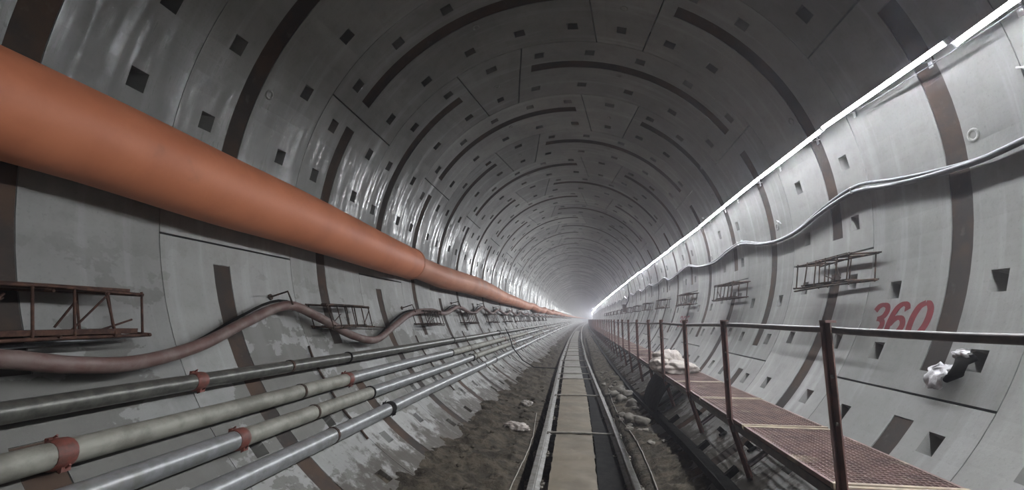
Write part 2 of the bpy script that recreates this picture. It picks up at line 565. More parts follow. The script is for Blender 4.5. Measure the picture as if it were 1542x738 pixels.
me_e = em.mesh('light_diffuser', LED_MAT); me_h = hs.mesh('lamp_housing', HOUSING)
me_h2 = hs2.mesh('lamp_housing', HOUSING)
me_c = cp.mesh('end_caps', WHITEP); me_k = clip.mesh('wall_clip', WHITEP)
whole = MB()
for part, mi in ((em, 0), (hs2, 1)):
    n0 = len(whole.v)
    whole.v += part.v; whole.f += [tuple(i + n0 for i in f) for f in part.f]; whole.m += [mi] * len(part.f); whole.sm += part.sm
me_w = whole.mesh('lamp', [LED_MAT, HOUSING])
ylamp = -4.55; idx = 0
near_names = {0: 'nearest tube lamp of the string, cut by the upper right corner of the view',
              1: 'tube lamp crossing the widest brown strip high on the right wall'}
while ylamp < 225:
    yc = ylamp + W / 2
    a = smooth_tab(LEDA, yc) + (rnd.uniform(-.25, .25) if yc > 5 else 0)
    a1 = smooth_tab(LEDA, yc + .75); a0 = smooth_tab(LEDA, yc - .75)
    loc = on(a, LR, yc)
    tilt = -((a1 - a0) * D2R * LR) / W + rnd.uniform(-.006, .006)
    if yc < 40:
        t = empty('tube_lamp', loc)
        link('light_diffuser', me_e, t); link('lamp_housing', me_h if yc < 13 else me_h2, t)
        for d in (-TUBE / 2 + .006, TUBE / 2 - .006): link('end_cap', me_c, t, (0, d, 0))
        for d in (-.42, .46): link('wall_clip', me_k, t, (0, d, 0))
    else:
        t = link('tube_lamp', me_w, None, loc)
    t.rotation_euler = (tilt, 0, -slope(yc))
    if yc < 2.0: lab = 'tube lamp of the string behind the viewer on the right wall'
    else:
        lab = nth(near_names, idx, 'tube lamp %s from the camera in the string along the right wall', 'small distant white tube lamp in the string on the right wall', 12); idx += 1
    tag(t, lab, 'lamp', 'tube lamps strung along the right wall')
    ylamp += W

wire = MB()
pts = []
for i in range(34):
    y = -1 + i * .15
    pts.append(on(lerp_tab([(-1, 77.0), (2.0, 76.6), (3.0, 75.6), (4.1, 73.8)], y) + .12 * math.sin(y * 2.0), 2.665, y))
wire.tube(pts, .004, 6)
tag(obj('lamp_wire', wire, CABLE), 'thin grey wire running just below the lamp string', 'wire')

# ------------------------------------------------------------------ orange ventilation duct on the left
def duct_c(y):
    r = lerp_tab([(-9, .255), (1.9, .257), (3.3, .268), (5, .262), (7.1, .247), (7.101, .205), (7.8, .195), (9.1, .224), (11.8, .242), (14, .235), (17.4, .21), (25, .2), (400, .2)], y)
    z = smooth_tab([(-9, .02), (1.9, .0), (3.3, -.035), (7.1, -.11), (9.1, -.165), (11.8, -.14), (17.4, -.235), (25, -.31), (400, -.33)], y)
    if y > 25:
        z += .05 * math.sin(y * .55) + .045 * math.sin(y * 1.23)
        r *= 1 + .17 * math.sin(y * 1.1 + 1)
    rho = R - r - .012
    x = -math.sqrt(max(rho * rho - z * z, 0))
    return Vector((x + off(y), y, z)), r
root = empty('ventilation_duct', duct_c(0)[0])
tag(root, 'long orange flexible ventilation duct slung along the left wall', 'duct')
def duct_sec(y0, y1, step, m, lip=0.0):
    mb = MB(); pts = []; rs = []
    n = int((y1 - y0) / step)
    for i in range(n + 1):
        y = y0 + (y1 - y0) * i / n
        c, r = duct_c(min(max(y, y0 + 1e-4), y1 - 1e-4))
        wob = 1 + .012 * noise.noise(Vector((y * .9, 3, 1))) + .006 * noise.noise(Vector((y * 3.1, 7, 1)))
        pts.append(c); rs.append(r * wob)
    mb.tube(pts, rs, 32)
    return obj('duct_section', mb, m, root)
duct_sec(-8, 7.1, .2, DUCT)
duct_sec(7.1, 16.5, .15, DUCT_OLD)
duct_sec(16.5, 28, .2, DUCT_OLD)
duct_sec(28, 70, .3, DUCT_OLD)
duct_sec(70, 360, 3, DUCT_OLD)
for yj in (7.1, 16.5, 28, 40, 52):
    mb = MB(); c, r = duct_c(yj - .01)
    mb.tube([c + Vector((0, d, 0)) for d in (-.03, -.015, .015, .03)], [r + .003, r + .01, r + .01, r + .003], 32)
    obj('joint_ring', mb, DUCT_OLD, root)

# ------------------------------------------------------------------ four service pipes on the left
def pipe(name, a, rc, r, mats, couplings, label, col=None):
    root = empty(name, on(a, rc, 0)); tag(root, label, 'pipe', 'service pipes on the left wall')
    ys = [-3.0] + [c[0] for c in couplings]
    last = ys[-1]
    while last < 90: last += 6.0; ys.append(last)
    def ctr(y):
        da = .35 * noise.noise(Vector((y * .25, a, 0))) if y > 1 else 0
        return on(a + da, rc, y)
    for s, (ya, yb) in enumerate(zip(ys, ys[1:])):
        mb = MB(); n = max(4, int((yb - ya) / .5))
        mb.tube([ctr(ya + (yb - ya) * i / n) for i in range(n + 1)], r, 16)
        obj('pipe_length', mb, mats[s % len(mats)], root)
    for j, yc in enumerate(ys[1:]):
        kind = couplings[j][1] if j < len(couplings) else 'red'
        mb = MB(); m = CLAMP if kind == 'red' else BLACK
        w = .042 if kind == 'red' else .055
        if kind == 'thin': w = .014
        P = [ctr(yc + d) for d in (-w, -w * .8, -w * .3, w * .3, w * .8, w)]
        mb.tube(P, [r + .003, r + .008, r + .011, r + .011, r + .008, r + .003], 16)
        ring = obj('coupling', mb, m, root)
        if kind != 'thin':
            c = ctr(yc); rad = Vector((-c.x + off(yc), 0, -c.z)).normalized(); t = rad.cross(Vector((0, 1, 0)))
            for sgn in (-1, 1):
                mb = MB()
                mb.box(c + t * sgn * (r + .014), (.022, .04, .022))
                mb.tube([c + t * sgn * (r + .016) - rad * .03, c + t * sgn * (r + .016) + rad * .035], .005, 6)
                obj('clamp_bolt', mb, m, ring)
    for j in range(16):                # one strap to the wall every four rings
        yb = 3.7 + 6.0 * j
        if yb > 60: break
        mb = MB(); c = ctr(yb); rad = Vector((c.x - off(yb), 0, c.z)).normalized()
        mb.tube([c + Vector((0, d, 0)) for d in (-.012, .012)], r + .006, 16)
        mb.bar(c + rad * (r - .01), c + rad * (R - rc + .02), .022, .022)
        obj('wall_strap', mb, REBAR, root)
pipe('service_pipe', -122.0, 2.645, .050, [PIPE_DARK, PIPE_DARK], [(2.74, 'red'), (4.7, 'thin'), (8.8, 'thin'), (14.0, 'black')],
     'dark steel pipe, topmost of the four on the left wall')
pipe('service_pipe', -127.0, 2.665, .060, [PIPE_DUST, PIPE_DUST, PIPE_GALV], [(1.87, 'red'), (4.5, 'red'), (8.3, 'thin')],
     'dusty grey pipe, second from the top on the left wall')
pipe('service_pipe', -131.6, 2.665, .060, [PIPE_GALV, PIPE_DUST], [(2.84, 'red'), (4.75, 'thin'), (9.4, 'black')],
     'grey pipe with a red clamp, third from the top on the left wall')
pipe('service_pipe', -136.9, 2.66, .064, [PIPE_GALV, PIPE_GALV], [(4.85, 'black'), (11, 'thin')],
     'light galvanised pipe with a black collar, lowest on the left wall')

for j in range(12):
    y = 4.25 + 3.0 * j
    mb = MB()
    mb.tube([on(a, R - .016, y + .012 * math.sin(a)) for a in (-117.5, -121, -125, -129, -133, -137, -140)], .011, 6)
    t = obj('pipe_hanger', mb, REBAR)
    tag(t, nth({0: 'dark rebar hanger behind the four pipes, nearest of its row'}, j, '%s dark rebar hanger from the camera behind the four pipes', ''),
        'hanger', 'rebar hangers behind the pipes')

# ------------------------------------------------------------------ brown hose on the left
HT = [(-2, -113.5), (-.4, -117), (1.2, -115.8), (1.73, -116.9), (1.98, -118.1), (2.31, -118.7), (2.81, -116.9), (3.32, -113.2), (3.93, -109.7), (4.37, -112.2), (4.92, -117),
      (5.44, -118.8), (6.24, -114.7), (7.08, -110.5), (8.14, -109), (8.94, -109.9), (10.15, -106.3), (11.43, -109.2), (12.93, -105.0), (13.97, -108.4), (15.4, -105.4), (16.8, -108.2)]
yy = 16.8
while yy < 120:
    HT.append((yy + 1.5, -105.4 + rnd.uniform(-.6, .6))); HT.append((yy + 3.0, -108.2 + rnd.uniform(-.8, .8))); yy += 3.0
def cat(tab, y):
    n = len(tab)
    for i in range(n - 1):
        if y <= tab[i + 1][0]:
            p0 = tab[max(i - 1, 0)]; p1 = tab[i]; p2 = tab[i + 1]; p3 = tab[min(i + 2, n - 1)]
            h = p2[0] - p1[0]; t = (y - p1[0]) / h
            m1 = (p2[1] - p0[1]) / max(p2[0] - p0[0], 1e-6) * h; m2 = (p3[1] - p1[1]) / max(p3[0] - p1[0], 1e-6) * h
            return (2 * t**3 - 3 * t**2 + 1) * p1[1] + (t**3 - 2 * t**2 + t) * m1 + (-2 * t**3 + 3 * t**2) * p2[1] + (t**3 - t**2) * m2
    return tab[-1][1]
mb = MB(); pts = []
y = -2.0
while y < 110:
    pts.append(on(cat(HT, y), 2.60, y)); y += .09 if y < 18 else .3
mb.tube(pts, .043, 12)
hose = empty('power_hose', pts[0]); tag(hose, 'thick brown red hose looping in waves along the left wall', 'hose')
obj('hose_body', mb, HOSE, hose)
mb = MB(); pts = []
y = -2.0
while y < 30:
    a = cat(HT, y) + 1.0 + .5 * math.sin(y * 2.1)
    pts.append(on(a, 2.655, y)); y += .12
mb.tube(pts, .012, 6)
tag(obj('thin_cable', mb, BLACK), 'thin black cable trailing along the brown hose', 'cable')
# pins that carry the hose
for j, (yp, ap) in enumerate([(3.9, -107.0), (7.1, -107.5), (10.15, -103.6), (12.9, -102.4), (15.4, -102.8), (18.3, -102.8), (21.3, -102.7), (24.3, -102.7)]):
    mb = MB()
    a = on(ap, R + .03, yp); b = on(ap, 2.56, yp); c = on(ap - 3.0, 2.545, yp + .01)
    mb.tube([a, b, c], .009, 6)
    mb.tube([on(ap, R - .02, yp), on(ap, R - .006, yp)], .03, 8)
    t = obj('hose_hook', mb, REBAR)
    tag(t, nth({0: 'rebar hook holding the highest near bend of the brown hose'}, j, '%s rebar hook from the camera above the brown hose', ''), 'hook', 'hooks for the hose')

# ------------------------------------------------------------------ grey cable on the right wall
CT = [(-3, 92), (-1.5, 88), (.2, 91), (1.4, 88.6), (2.3, 90.3), (2.74, 90.9), (3.05, 91.2), (3.43, 90.6), (3.83, 89.5), (4.25, 87.9), (4.51, 88.0), (4.96, 89.2), (5.41, 90.8), (5.85, 91.3),
      (6.46, 90.3), (7.2, 87.7), (7.85, 88.4), (8.63, 90.0), (9.8, 88.8), (10.6, 86.5), (11.75, 87.9), (12.9, 89.0), (13.6, 86.4)]
yy = 13.6
while yy < 150:
    CT.append((yy + 1.6, 88.8 + rnd.uniform(-.6, .6))); CT.append((yy + 3.0, 86.3 + rnd.uniform(-.4, .4))); yy += 3.0
root = empty('power_cable', on(91, 2.7, 0)); tag(root, 'grey cable bundle drooping from hook to hook below the lamps', 'cable')
for j, (da, r, rr) in enumerate([(0, 2.715, .0205), (-.55, 2.722, .0155)]):
    mb = MB(); pts = []; y = -3.0
    while y < 145:
        pts.append(on(cat(CT, (y + j * .05) / 1.037) - .8 + da * (1 + .8 * math.sin(y * 1.7)), r, y)); y += .08 if y < 15 else .3
    mb.tube(pts, rr, 10)
    obj('cable_strand', mb, CABLE, root)
for j, (yp, ap) in enumerate([(4.45, 87.1), (7.5, 86.9), (11.0, 85.7)] + [(14.1 + 3.1 * k, 85.5) for k in range(7)]):
    mb = MB()
    mb.tube([on(ap - .6, R + .02, yp), on(ap + .2, 2.68, yp - .005), on(ap - .9, 2.67, yp - .02)], .006, 6)
    mb.box(on(ap - .9, R - .006, yp), (.012, .06, .05))
    t = obj('cable_hook', mb, WHITEP)
    tag(t, nth({0: 'small pale hook above the first rebar cage carrying the grey cable'}, j, '%s small pale hook from the camera carrying the grey cable', ''), 'hook', 'cable hooks on the right wall')

# ------------------------------------------------------------------ rebar cages on both walls
def cage(side, yc, zt, zb, m, label, group, L=.98, messy=0):
    # side +1 right, -1 left
    def wx(z): return math.sqrt(R * R - z * z)
    base = Vector((side * wx(zb) + off(yc), yc, zb))
    root = empty('rebar_cage', base); tag(root, label, 'rebar cage', group)
    rr = random.Random(int(yc * 100) + side)
    h = zt - zb
    dep = .24
    xf = lambda z: side * (wx(z) - dep)
    xb = lambda z: side * (wx(z) - .03)
    yA, yB = yc - L / 2, yc + L / 2
    def V(x, y, z): return Vector((x + off(y), y, z))
    for z in (zt, zb):
        for fx in (xf, xb):
            mb = MB(); zz = z + rr.uniform(-.008, .008) - (.02 if fx is xf and z == zb else 0)
            mb.tube([V(fx(z) + rr.uniform(-.006, .006), yA, zz), V(fx(z), yc, zz + rr.uniform(-.008, .012)), V(fx(z) + rr.uniform(-.006, .006), yB, zz + rr.uniform(-.012, .012))], .009, 6)
            obj('long_bar', mb, m, root)
        for yy in (yA + .02, yA + .22, yc, yB - .22, yB - .02):
            mb = MB()
            mb.tube([V(xf(z) - side * .02, yy, z - .01), V(side * (wx(z) + .03), yy, z + .008)], .008, 6)
            obj('cross_bar', mb, m, root)
        mb = MB()                      # flat steel laid on the bars
        mb.box(V((xf(z) + xb(z)) / 2 - side * .03, yc + .02, z + .012), (.07 + .06 * messy, L * .8, .014 + .012 * messy), Matrix.Rotation(rr.uniform(-.06, .06), 3, 'Z'))
        obj('flat_bar', mb, m, root)
    n = 6
    for i in range(n):
        yy = yA + .03 + (L - .06) * i / (n - 1)
        for fx in ((xf, xb) if i in (0, 2, 4, 5) else (xf,)):
            mb = MB(); d = rr.uniform(-.02, .02)
            mb.tube([V(fx(zt), yy + d, zt + .01), V(fx(zb), yy - d, zb - .015)], .0065, 6)
            obj('upright_bar', mb, m, root)
    for i in range(2 + messy * 4):
        mb = MB(); y0 = rr.uniform(yA, yB - .1); z0 = zb if i % 2 else zb + h * .1
        x0 = side * (wx(zb) - rr.uniform(.05, .2))
        mb.tube([V(x0, y0, z0 + .012), V(x0 + rr.uniform(-.04, .04), y0 + rr.uniform(.05, .2), z0 + rr.uniform(.06, .2))], .006, 6)
        obj('loose_rod', mb, m, root)
for j in range(14):
    yc = 4.66 + 3.0 * j
    lab = nth({0: 'large dark rebar cage on the right wall left of the red 360', 2: 'rebar cage on the right wall above the faded red number'}, j, '%s rebar cage from the camera on the right wall', '')
    cage(1, yc, -.455, -.68, REBAR, lab, 'rebar cages on the right wall')
for j in range(12):
    yc = 1.92 + 3.0 * j
    lab = nth({0: 'big rusty rebar cage cut by the left edge of the view', 1: 'dark rebar cage on the left wall above the dip of the brown hose', 2: 'rebar cage on the left wall with the brown hose lying over it'}, j, '%s rebar cage from the camera on the left wall', '')
    cage(-1, yc, -.855, -1.08, REBAR_L if j == 0 else REBAR, lab, 'rebar cages on the left wall', messy=1 if j == 0 else 0)
# loose rods below the second left cage
mb = MB(); mb.tube([on(-113.8, 2.70, 4.55), on(-114, 2.66, 5.3), on(-114.6, 2.68, 6.1)], .008, 6)
tag(obj('loose_rod', mb, REBAR), 'thin bent rod sticking out below the second left cage', 'rod')
mb = MB(); mb.tube([on(-115.8, 2.66, 1.3), on(-115.4, 2.62, 1.9), on(-114.4, 2.66, 2.5)], .011, 6)
tag(obj('loose_rod', mb, CABLE), 'pale loose rod lying under the near left cage', 'rod')

# ------------------------------------------------------------------ track
def rail_profile():
    half = [(.055, 0), (.055, .012), (.012, .026), (.0075, .05), (.0075, .09), (.026, .104), (.03, .112), (.03, .128), (.024, .134)]
    return [(x, z - .134) for x, z in half] + [(-x, z - .134) for x, z in half[::-1]]
GA = .455
for s, lab in ((-1, 'left steel rail of the narrow track'), (1, 'right steel rail of the narrow track')):
    mb = MB(); path = []; y = -3.0
    while y < 200:
        path.append((track_x(y) + s * GA, y, RT)); y += .4 if y < 60 else 2
    mb.prism(rail_profile(), path)
    tag(obj('rail', mb, STEELRAIL), lab, 'rail', 'rails of the track')
slp = MB()
slp.box((0, 0, -.008), (1.10, .15, .016)); slp.box((0, 0, -.045), (1.10, .012, .07)); slp.box((0, 0, -.09), (1.10, .15, .014))
for s in (-1, 1):
    for d in (-1, 1):
        slp.box((s * GA + d * .075, 0, .008), (.05, .06, .016))
        slp.tube([(s * GA + d * .07, 0, .01), (s * GA + d * .07, 0, .04)], .011, 6)
me_s = slp.mesh('sleeper', SLEEPER)
y = 2.65; j = 0
while y < 60:
    o = link('sleeper', me_s, None, (track_x(y), y, RT - .134)); o.rotation_euler.z = rnd.uniform(-.015, .015)
    lab = nth({0: 'muddy steel sleeper nearest the camera under the rails'}, j, '%s muddy sleeper from the camera under the rails', 'muddy sleeper far along under the rails', 16)
    tag(o, lab, 'sleeper', 'sleepers of the track'); y += 1.0; j += 1
seams = [1.6, 3.35, 6.37, 9.42, 11.97, 13.12, 14.91, 17.2, 19.6, 22.0]
while seams[-1] < 60: seams.append(seams[-1] + 2.2)
BG = make_simple('board_grey', (.20, .19, .17), (.13, .12, .10), 2.6, .6, bump=.3, bdist=.02, detail=7)
def board_edge(y): return lerp_tab([(3, .105), (6.3, .15), (9.4, .20), (60, .20)], y)
for j, (a, b) in enumerate(zip(seams, seams[1:])):
    mb = MB(); vs = []; fs = []
    ny = max(3, int((b - a) / .07)); nx = 10
    if j > 7: ny = 4; nx = 4
    for iy in range(ny + 1):
        y = a + .012 + (b - a - .024) * iy / ny
        for ix in range(nx + 1):
            edge = .012 * noise.noise(Vector((y * 6, ix, j))) if ix in (0, nx) else 0
            x = track_x(y) - .315 + (board_edge(y) + .315) * ix / nx + edge
            vs.append((x, y, RT - .062 + .012 * noise.noise(Vector((x * 5, y * 4, j))) + .006 * noise.noise(Vector((x * 15, y * 12, j)))))
    n = nx + 1
    fs = [(iy * n + ix, iy * n + ix + 1, (iy + 1) * n + ix + 1, (iy + 1) * n + ix) for iy in range(ny) for ix in range(nx)]
    mb.add(vs, fs, 0, True)
    ym = (a + b) / 2
    M = Matrix.Rotation(-math.atan2(track_x(b) - track_x(a), b - a), 3, 'Z')
    be = min(board_edge(a), board_edge(b))
    mb.box((track_x(ym) + (be - .315) / 2, ym, RT - .102), (be + .309, b - a - .03, .06), M)
    lab = nth({0: 'mud covered board between the rails at the bottom edge of the view', 1: 'brown mud covered board between the rails, nearest full one'}, j, '%s mud covered board from the camera between the rails', 'greyish board between the rails in the distance', 10)
    tag(obj('track_board', mb, BOARD if j < 4 else BG), lab, 'board', 'boards between the rails')
mb = MB()  # flat black strip added to darken the gap inside the right rail
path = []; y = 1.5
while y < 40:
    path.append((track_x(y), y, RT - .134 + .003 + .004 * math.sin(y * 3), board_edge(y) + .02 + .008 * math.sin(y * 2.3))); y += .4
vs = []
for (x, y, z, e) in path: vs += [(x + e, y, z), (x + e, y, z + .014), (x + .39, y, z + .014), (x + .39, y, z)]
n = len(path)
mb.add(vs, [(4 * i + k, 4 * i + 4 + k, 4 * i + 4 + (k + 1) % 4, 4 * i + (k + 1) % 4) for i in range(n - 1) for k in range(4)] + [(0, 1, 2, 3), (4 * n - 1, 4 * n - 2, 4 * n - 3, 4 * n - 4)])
tag(obj('dark_gap_strip', mb, BLACK), 'added black strip standing in for the dark gap inside the right rail', 'strip')
for j, y in enumerate(seams[2:16]):
    mb = MB(); x = track_x(y)
    mb.tube([(x - GA + .01, y, RT - .052), (x, y + .01, RT - .046), (x + GA - .01, y + .012, RT - .055)], .012, 6)
    for s in (-1, 1): mb.box((x + s * (GA - .03), y, RT - .055), (.03, .04, .035))
    lab = nth({0: 'thin tie rod across the track nearest the camera'}, j, '%s thin tie rod from the camera across the track', '')
    tag(obj('tie_rod', mb, ROD), lab, 'rod', 'tie rods across the track')
for nm, dx, lab in (('l', -.66, 'thin wire lying on the muck left of the rails'), ('r', .68, 'thin wire lying on the muck right of the rails')):
    mb = MB(); pts = []; y = 1.5
    while y < (8.0 if nm == 'l' else 11):
        x = track_x(y) + dx + .03 * math.sin(y * 1.3); pts.append((x, y, floor_z(x, y) + .012)); y += .15
    mb.tube(pts, .007, 6); tag(obj('ground_wire', mb, ROD), lab, 'wire')

# ------------------------------------------------------------------ walkway on the right
DZ = -1.815; DX0, DX1 = 1.44, 2.055
PDY = 1.6
def deck_panel_mesh():
    g = MB(); L = 1.285
    for x in (DX0 + .012, DX1 - .012): g.box((x - DX0, 0, -.013), (.02, L, .026), mi=0)
    for y in (-L / 2 + .012, L / 2 - .012): g.box(((DX1 - DX0) / 2, y, -.012), (DX1 - DX0, .026, .03), mi=1)
    b = MB()
    n = 18
    for i in range(1, n): b.box(((DX1 - DX0) * i / n, 0, -.008), (.006, L - .04, .012))
    n = 36
    for i in range(1, n): b.box(((DX1 - DX0) / 2, -L / 2 + L * i / n, -.006), (DX1 - DX0 - .03, .006, .012))
    return g.mesh('panel_frame', [GRATE, SEAM]), b.mesh('grating_bars', GRATE)
me_pf, me_pb = deck_panel_mesh()
y = 1.985; j = 0
while y < 110:
    x0 = DX0 + off(y)
    t = empty('deck_panel', (x0, y, DZ)); t.rotation_euler = (rnd.uniform(-.004, .004), rnd.uniform(-.006, .006), -slope(y))
    link('panel_frame', me_pf, t)
    link('grating_bars', me_pb, t)['kind'] = 'stuff'
    lab = nth({0: 'rusty grating deck panel nearest the camera on the walkway', 1: 'rusty grating deck panel of the walkway, second from the camera', 2: 'rusty grating deck panel of the walkway, third from the camera',
              3: 'rusty grating deck panel in front of the white sack', 4: 'rusty grating deck panel under the white sack'}, j, 'rusty grating deck panel, %s from the camera on the walkway', 'rusty grating deck panel far down the walkway', 16)
    tag(t, lab, 'deck panel', 'deck panels of the walkway')
    y += 1.31; j += 1
mb = MB()
path = [(DX0 + off(y), y, DZ - .03) for y in [0.5 + 1.5 * i for i in range(73)]]
mb.prism([(0, 0), (0, -.05), (.006, -.05), (.006, -.006), (.03, -.006), (.03, 0)], path)
tag(obj('edge_beam', mb, HANDRAIL), 'dark steel angle along the track side edge of the walkway deck', 'beam')
mb = MB()
path = [(DX1 - .03 + off(y), y, DZ - .03) for y in [0.5 + 1.5 * i for i in range(73)]]
mb.prism([(0, 0), (0, -.05), (.006, -.05), (.006, -.006), (.03, -.006), (.03, 0)], path)
tag(obj('edge_beam', mb, HANDRAIL), 'dark steel angle along the wall side edge of the walkway deck', 'beam')
mb = MB(); pts = []
y = -1.0
while y < 110:
    zz = lerp_tab([(-1, -1.07), (1.7, -1.062), (2.6, -1.05), (12, -1.085), (110, -1.09)], y) + .006 * math.sin(y * 1.9)
    pts.append((1.445 + off(y), y, zz)); y += .3
mb.tube(pts, .0165, 8)
tag(obj('handrail', mb, HANDRAIL), 'thin dark handrail running along the walkway posts', 'handrail')
posts = [2.51, 4.18, 5.68, 7.28, 8.60, 10.32, 12.1]
while posts[-1] < 108: posts.append(posts[-1] + PDY + rnd.uniform(-.04, .04))
foot = [1.53, 1.545, 1.55, 1.55, 1.48, 1.50, 1.48]
def wallz(x): return -math.sqrt(R * R - x * x)
for j, y in enumerate([.95] + posts):
    o_ = off(y)
    xt = 1.427 + (0 if j < 8 else rnd.uniform(-.01, .01))
    xf = foot[j - 1] if 1 <= j < 8 else 1.50
    xm = xt + (xf - xt) * .5 - .02
    zf = wallz(xf) + .004
    root = empty('walkway_support', (xf + o_, y, zf))
    a = Vector((xt + o_, y, -1.02)); m_ = Vector((min(xm, DX0 - .016) + o_, y, DZ)); b = Vector((xf + o_, y, zf))
    mb = MB()
    for p, q in ((a, m_), (m_, b)):
        mb.bar(p, q, .052, .006, upv=(1, 0, 0)); mb.bar(p + Vector((-.0, .026, 0)), q + Vector((-.0, .026, 0)), .006, .05, upv=(1, 0, 0))
    obj('post', mb, RAIL_RUST, root)
    for zz in (-1.28, -1.5):
        mb = MB()
        mb.tube([Vector((a.x + (m_.x - a.x) * ((-1.02 - zz) / .795) - .012, y - .004, zz)), Vector((a.x + (m_.x - a.x) * ((-1.02 - zz) / .795) + .004, y - .004, zz))], .009, 8)
        if j < 8: obj('bolt', mb, ROD, root)
    mb = MB(); mb.box(Vector((a.x, y, -1.015)), (.05, .06, .012)); obj('post_cap', mb, RAIL_RUST, root)
    mb = MB(); mb.bar((DX0 - .01 + o_, y, DZ - .075), (2.03 + o_, y, DZ - .075), .05, .045); obj('cross_arm', mb, HANDRAIL, root)
    mb = MB(); mb.bar((xf - .004 + o_, y + .02, zf + .1), (1.88 + o_, y + .02, DZ - .10), .045, .012, upv=(0, 1, 0))
    mb.bar((xf - .004 + o_, y + .0, zf + .1), (1.88 + o_, y + .0, DZ - .10), .008, .045, upv=(0, 1, 0))
    obj('brace', mb, HANDRAIL, root)
    lab = 'walkway support just out of the right edge of view' if j == 0 else nth({0: 'tall rusty walkway post with brace nearest the camera, below the red 360', 3: 'rusty walkway post just in front of the white sack', 4: 'rusty walkway post standing beside the white sack'},
              j - 1, '%s rusty walkway post with brace from the camera', 'thin rusty walkway post far down the walkway', 18)
    tag(root, lab, 'post', 'posts of the walkway')
# anchor lugs under the deck
for j, (y, x) in enumerate([(3.35, 1.78), (4.6, 1.70), (5.3, 1.66), (6.3, 1.66)]):
    mb = MB(); z = wallz(x)
    mb.box((x, y, z + .03), (.10, .05, .05), Matrix.Rotation(.75, 3, 'Y')); mb.tube([(x + .02, y - .04, z + .04), (x - .06, y - .1, z + .02)], .014, 6)
    tag(obj('anchor_lug', mb, BLACK), ['black lug on the wall under the nearest deck panels', 'black lug on the wall under the third deck panel', 'black lug on the wall beyond the second post', 'black lug on the wall under the fourth deck panel'][j], 'lug')

# steel beam lying along the edge of the muck
mb = MB(); path = [(1.355, 2.8, -2.375), (1.35, 4.3, -2.378), (1.335, 5.5, -2.387), (1.22, 9.4, -2.45)]
mb.prism([(-.055, 0), (-.055, .075), (.055, .075), (.055, .062), (-.042, .062), (-.042, 0)], path)
root = empty('kerb_beam', (1.33, 5.5, -2.4)); tag(root, 'dark steel channel lying along the muck edge beside the walkway posts', 'beam')
obj('channel', mb, BLACK, root)
for y in (4.35, 5.2, 6.5, 7.8):
    mb = MB(); x = lerp_tab([(2.8, 1.355), (4.3, 1.35), (5.5, 1.335), (9.4, 1.22)], y)
    mb.bar((x + .03, y, -2.335), (x + .15, y + .03, -2.25), .035, .05); obj('stub', mb, BLACK, root)
mb = MB(); path = [(1.22, 9.45, -2.45), (1.19, 14, -2.46), (1.17, 22, -2.47), (1.17 + off(50), 50, -2.47)]
mb.prism([(-.05, 0), (-.05, .06), (.05, .06), (.05, .05), (-.04, .05), (-.04, 0)], path)
tag(obj('kerb_beam', mb, BLACK), 'dark steel channel continuing beyond the rubble toward the haze', 'beam')

# black sheet hanging below the deck
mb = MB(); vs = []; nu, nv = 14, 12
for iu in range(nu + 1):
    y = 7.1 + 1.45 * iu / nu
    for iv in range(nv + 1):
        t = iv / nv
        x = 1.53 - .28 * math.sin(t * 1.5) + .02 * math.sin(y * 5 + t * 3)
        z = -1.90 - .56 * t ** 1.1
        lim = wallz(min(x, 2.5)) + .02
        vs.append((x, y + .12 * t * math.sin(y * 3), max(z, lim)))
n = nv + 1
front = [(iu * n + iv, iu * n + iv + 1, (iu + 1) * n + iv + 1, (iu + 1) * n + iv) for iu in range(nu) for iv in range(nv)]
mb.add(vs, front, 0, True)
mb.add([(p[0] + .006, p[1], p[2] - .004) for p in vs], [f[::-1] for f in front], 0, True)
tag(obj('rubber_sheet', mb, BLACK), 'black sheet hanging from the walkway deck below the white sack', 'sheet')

# ------------------------------------------------------------------ stones, sacks, rags
def blob(name, size, seed, amp, freq, sub=3, folds=0.0, flat=None):
    import bmesh
    bm = bmesh.new(); bmesh.ops.create_icosphere(bm, subdivisions=sub, radius=1.0)
    for v in bm.verts:
        p = v.co.copy(); s = Vector((seed * 3.1, seed * 1.7, seed))
        d = noise.noise(p * freq + s) * amp + noise.noise(p * freq * 2.3 + s) * amp * .5
        if folds: d += folds * abs(noise.noise(Vector((p.x * 5, p.y * 1.5, p.z * 2)) + s)) + folds * .6 * math.sin((p.x * 1.3 + p.y) * 9 + 4 * noise.noise(p * 2 + s))
        v.co = p * (1 + d)
        if flat is not None and v.co.z < flat: v.co.z = flat
        v.co.x *= size[0]; v.co.y *= size[1]; v.co.z *= size[2]
    zmin = min(v.co.z for v in bm.verts)
    for v in bm.verts: v.co.z -= zmin
    me = bpy.data.meshes.new(name); bm.to_mesh(me); bm.free()
    me.polygons.foreach_set('use_smooth', [True] * len(me.polygons)); return me
stones = []
for k in range(5):
    me = blob('stone', (.10, .085, .062), k + 2, .42, 1.4, 3, 0, -.6); me.materials.append(STONE); stones.append(me)
clods = []
for me in stones:
    c = me.copy(); c.materials.clear(); c.materials.append(MUD); c.name = 'clod'; clods.append(c)
big = [(.93, 9.1, 1.25), (1.07, 9.3, 1.35), (1.0, 10.1, 1.3), (.88, 9.8, 1.0), (1.1, 8.6, 1.2), (.95, 7.5, 1.1), (1.08, 7.2, 1.1), (.85, 8.0, .8)]
for j, (x, y, s) in enumerate(big):
    o = link('stone', stones[j % 5], None, (x, y, floor_z(x, y) - .015)); o.scale = (s, s, s); o.rotation_euler.z = rnd.uniform(0, 6)
    tag(o, '%s large muddy stone from the camera in the rubble beside the walkway' % ORD[sorted(range(len(big)), key=lambda q: big[q][1]).index(j)], 'stone', 'large stones right of the track')
